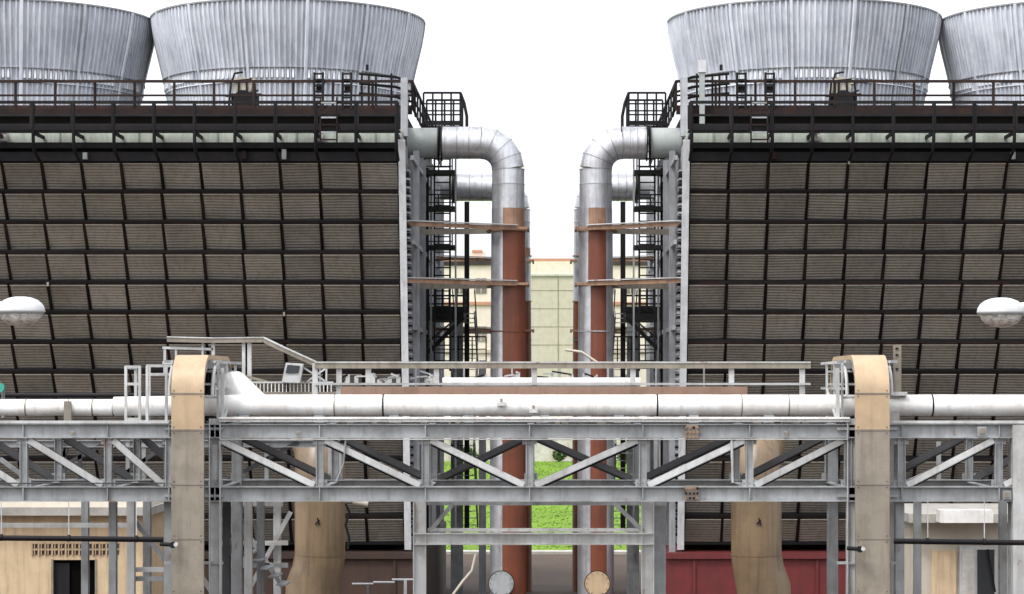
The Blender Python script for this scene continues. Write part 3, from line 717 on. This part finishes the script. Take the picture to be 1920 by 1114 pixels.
# ---------------------------------------------------------------- distance
par=empty('cream_stair_tower'); b=B(); Y=262.0
b.box(X(992,Y),X(1077,Y),Y,Y+6,0,Z(516,Y),CREAM,r=.5); b.box(X(992,Y),X(1077,Y),Y+.1,Y+5.9,Z(516,Y)+.01,Z(490,Y),PALE); b.box(X(990,Y),X(1079,Y),Y-.2,Y+6.2,Z(518,Y),Z(514.5,Y),CONC)
for k in range(10): b.box(X(992,Y),X(1077,Y),Y-.04,Y,Z(545+k*34,Y),Z(544.3+k*34,Y),TANG)
b.box(X(1046,Y),X(1047,Y),Y-.06,Y,0,Z(516,Y),TANG)
b.build('shaft',par)
par=empty('factory_building'); b=B(); Y=275.0
b.box(X(800,Y),X(1280,Y),Y,Y+20,0,Z(497,Y),PALE,r=.7); b.box(X(798,Y),X(1282,Y),Y-.3,Y+20.3,Z(497,Y),Z(485,Y),TERRA)
b.box(X(880,Y),X(908,Y),Y+2,Y+5,Z(485,Y),Z(471,Y),PALE); b.box(X(884,Y),X(903,Y),Y+1.8,Y+5,Z(471,Y)+.01,Z(467,Y),TERRA)
for k in range(3):
    b.box(X(800,Y),X(1280,Y),Y-.25,Y,Z(572+k*90,Y),Z(566+k*90,Y),TERRA if k==0 else CREAM)
    for j in range(12):
        b.box(X(812+j*40,Y),X(832+j*40,Y),Y-.1,Y,Z(550+k*90,Y),Z(522+k*90,Y),WINP)
        b.box(X(821.5+j*40,Y),X(822.5+j*40,Y),Y-.14,Y-.1,Z(550+k*90,Y),Z(522+k*90,Y),PALE)
b.build('walls_and_windows',par)
b=B(); b.box(-120,120,259,259.3,0,2.6,CONC); 
for k in range(60): b.box(-120+k*4,-119.6+k*4,258.9,259,0,2.7,CREAM)
b.build('boundary_wall')
def shrub(x,y,R,Hh):
    b=B(); 
    for k in range(5): b.tube([(x,y,0),(x+random.uniform(-.3,.3)*R,y+random.uniform(-.3,.3),Hh*.7)],[.08,.02],RUSTM,6)
    for i in range(700):
        a=random.uniform(0,6.28); ph=random.random()**.5; z=random.random()
        rr=R*ph*math.sqrt(max(.05,1-(2*z-1)**2))*(.8+.3*math.sin(3*a+z*5))
        c=Vector((x+rr*math.cos(a),y+rr*math.sin(a),.2+z*Hh)); d1=Vector((random.uniform(-1,1),random.uniform(-1,1),random.uniform(-1,1)))*.14; d2=Vector((random.uniform(-1,1),random.uniform(-1,1),random.uniform(-1,1)))*.14
        b.add([c-d1,c+d2,c+d1,c-d2],[(0,1,2,3)],LEAF)
    b.build('shrub')
for (u,Y,R,Hh) in ((876,255,1.2,1.6),(1048,257,.9,1.2),(1172,250,1.2,1.4)): shrub(X(u,Y),Y,R,Hh)

# ---------------------------------------------------------------- light
sd=Vector((-0.45,-0.50,1.0)).normalized()
el=math.asin(sd.z); rot=math.atan2(sd.x,sd.y)
w=bpy.data.worlds.new('World'); sc.world=w; w.use_nodes=True; nt=w.node_tree
sky=nt.nodes.new('ShaderNodeTexSky'); sky.sky_type='NISHITA'; sky.sun_disc=False; sky.sun_elevation=el; sky.sun_rotation=rot; sky.dust_density=6; sky.air_density=1.2
hs=nt.nodes.new('ShaderNodeHueSaturation'); hs.inputs['Saturation'].default_value=.3; hs.inputs['Value'].default_value=1.2
nt.links.new(sky.outputs[0],hs.inputs['Color'])
# overcast cloud layer: evenly bright, added over the clear-sky model
ad=nt.nodes.new('ShaderNodeMix'); ad.data_type='RGBA'; ad.blend_type='ADD'; ad.inputs[0].default_value=1
nt.links.new(hs.outputs[0],ad.inputs[6]); ad.inputs[7].default_value=(6.8,6.95,7.4,1)
nt.links.new(ad.outputs[2],nt.nodes['Background'].inputs['Color']); nt.nodes['Background'].inputs['Strength'].default_value=.13
l=bpy.data.lights.new('sun','SUN'); l.energy=1.5; l.angle=math.radians(10); l.color=(1,.98,.95)
lo=bpy.data.objects.new('sun',l); sc.collection.objects.link(lo); lo.rotation_euler=(-sd).to_track_quat('-Z','Y').to_euler(); lo.location=(-30,-40,80)
cam=bpy.data.cameras.new('camera'); co=bpy.data.objects.new('camera',cam); sc.collection.objects.link(co)
co.location=(0,0,H); co.rotation_euler=(math.pi/2,0,0); cam.sensor_width=36; cam.lens=36*F/1920
cam.shift_x=-(U0-960)/1920; cam.shift_y=(V0-557)/1920; cam.clip_end=4000; cam.clip_start=.5
sc.camera=co
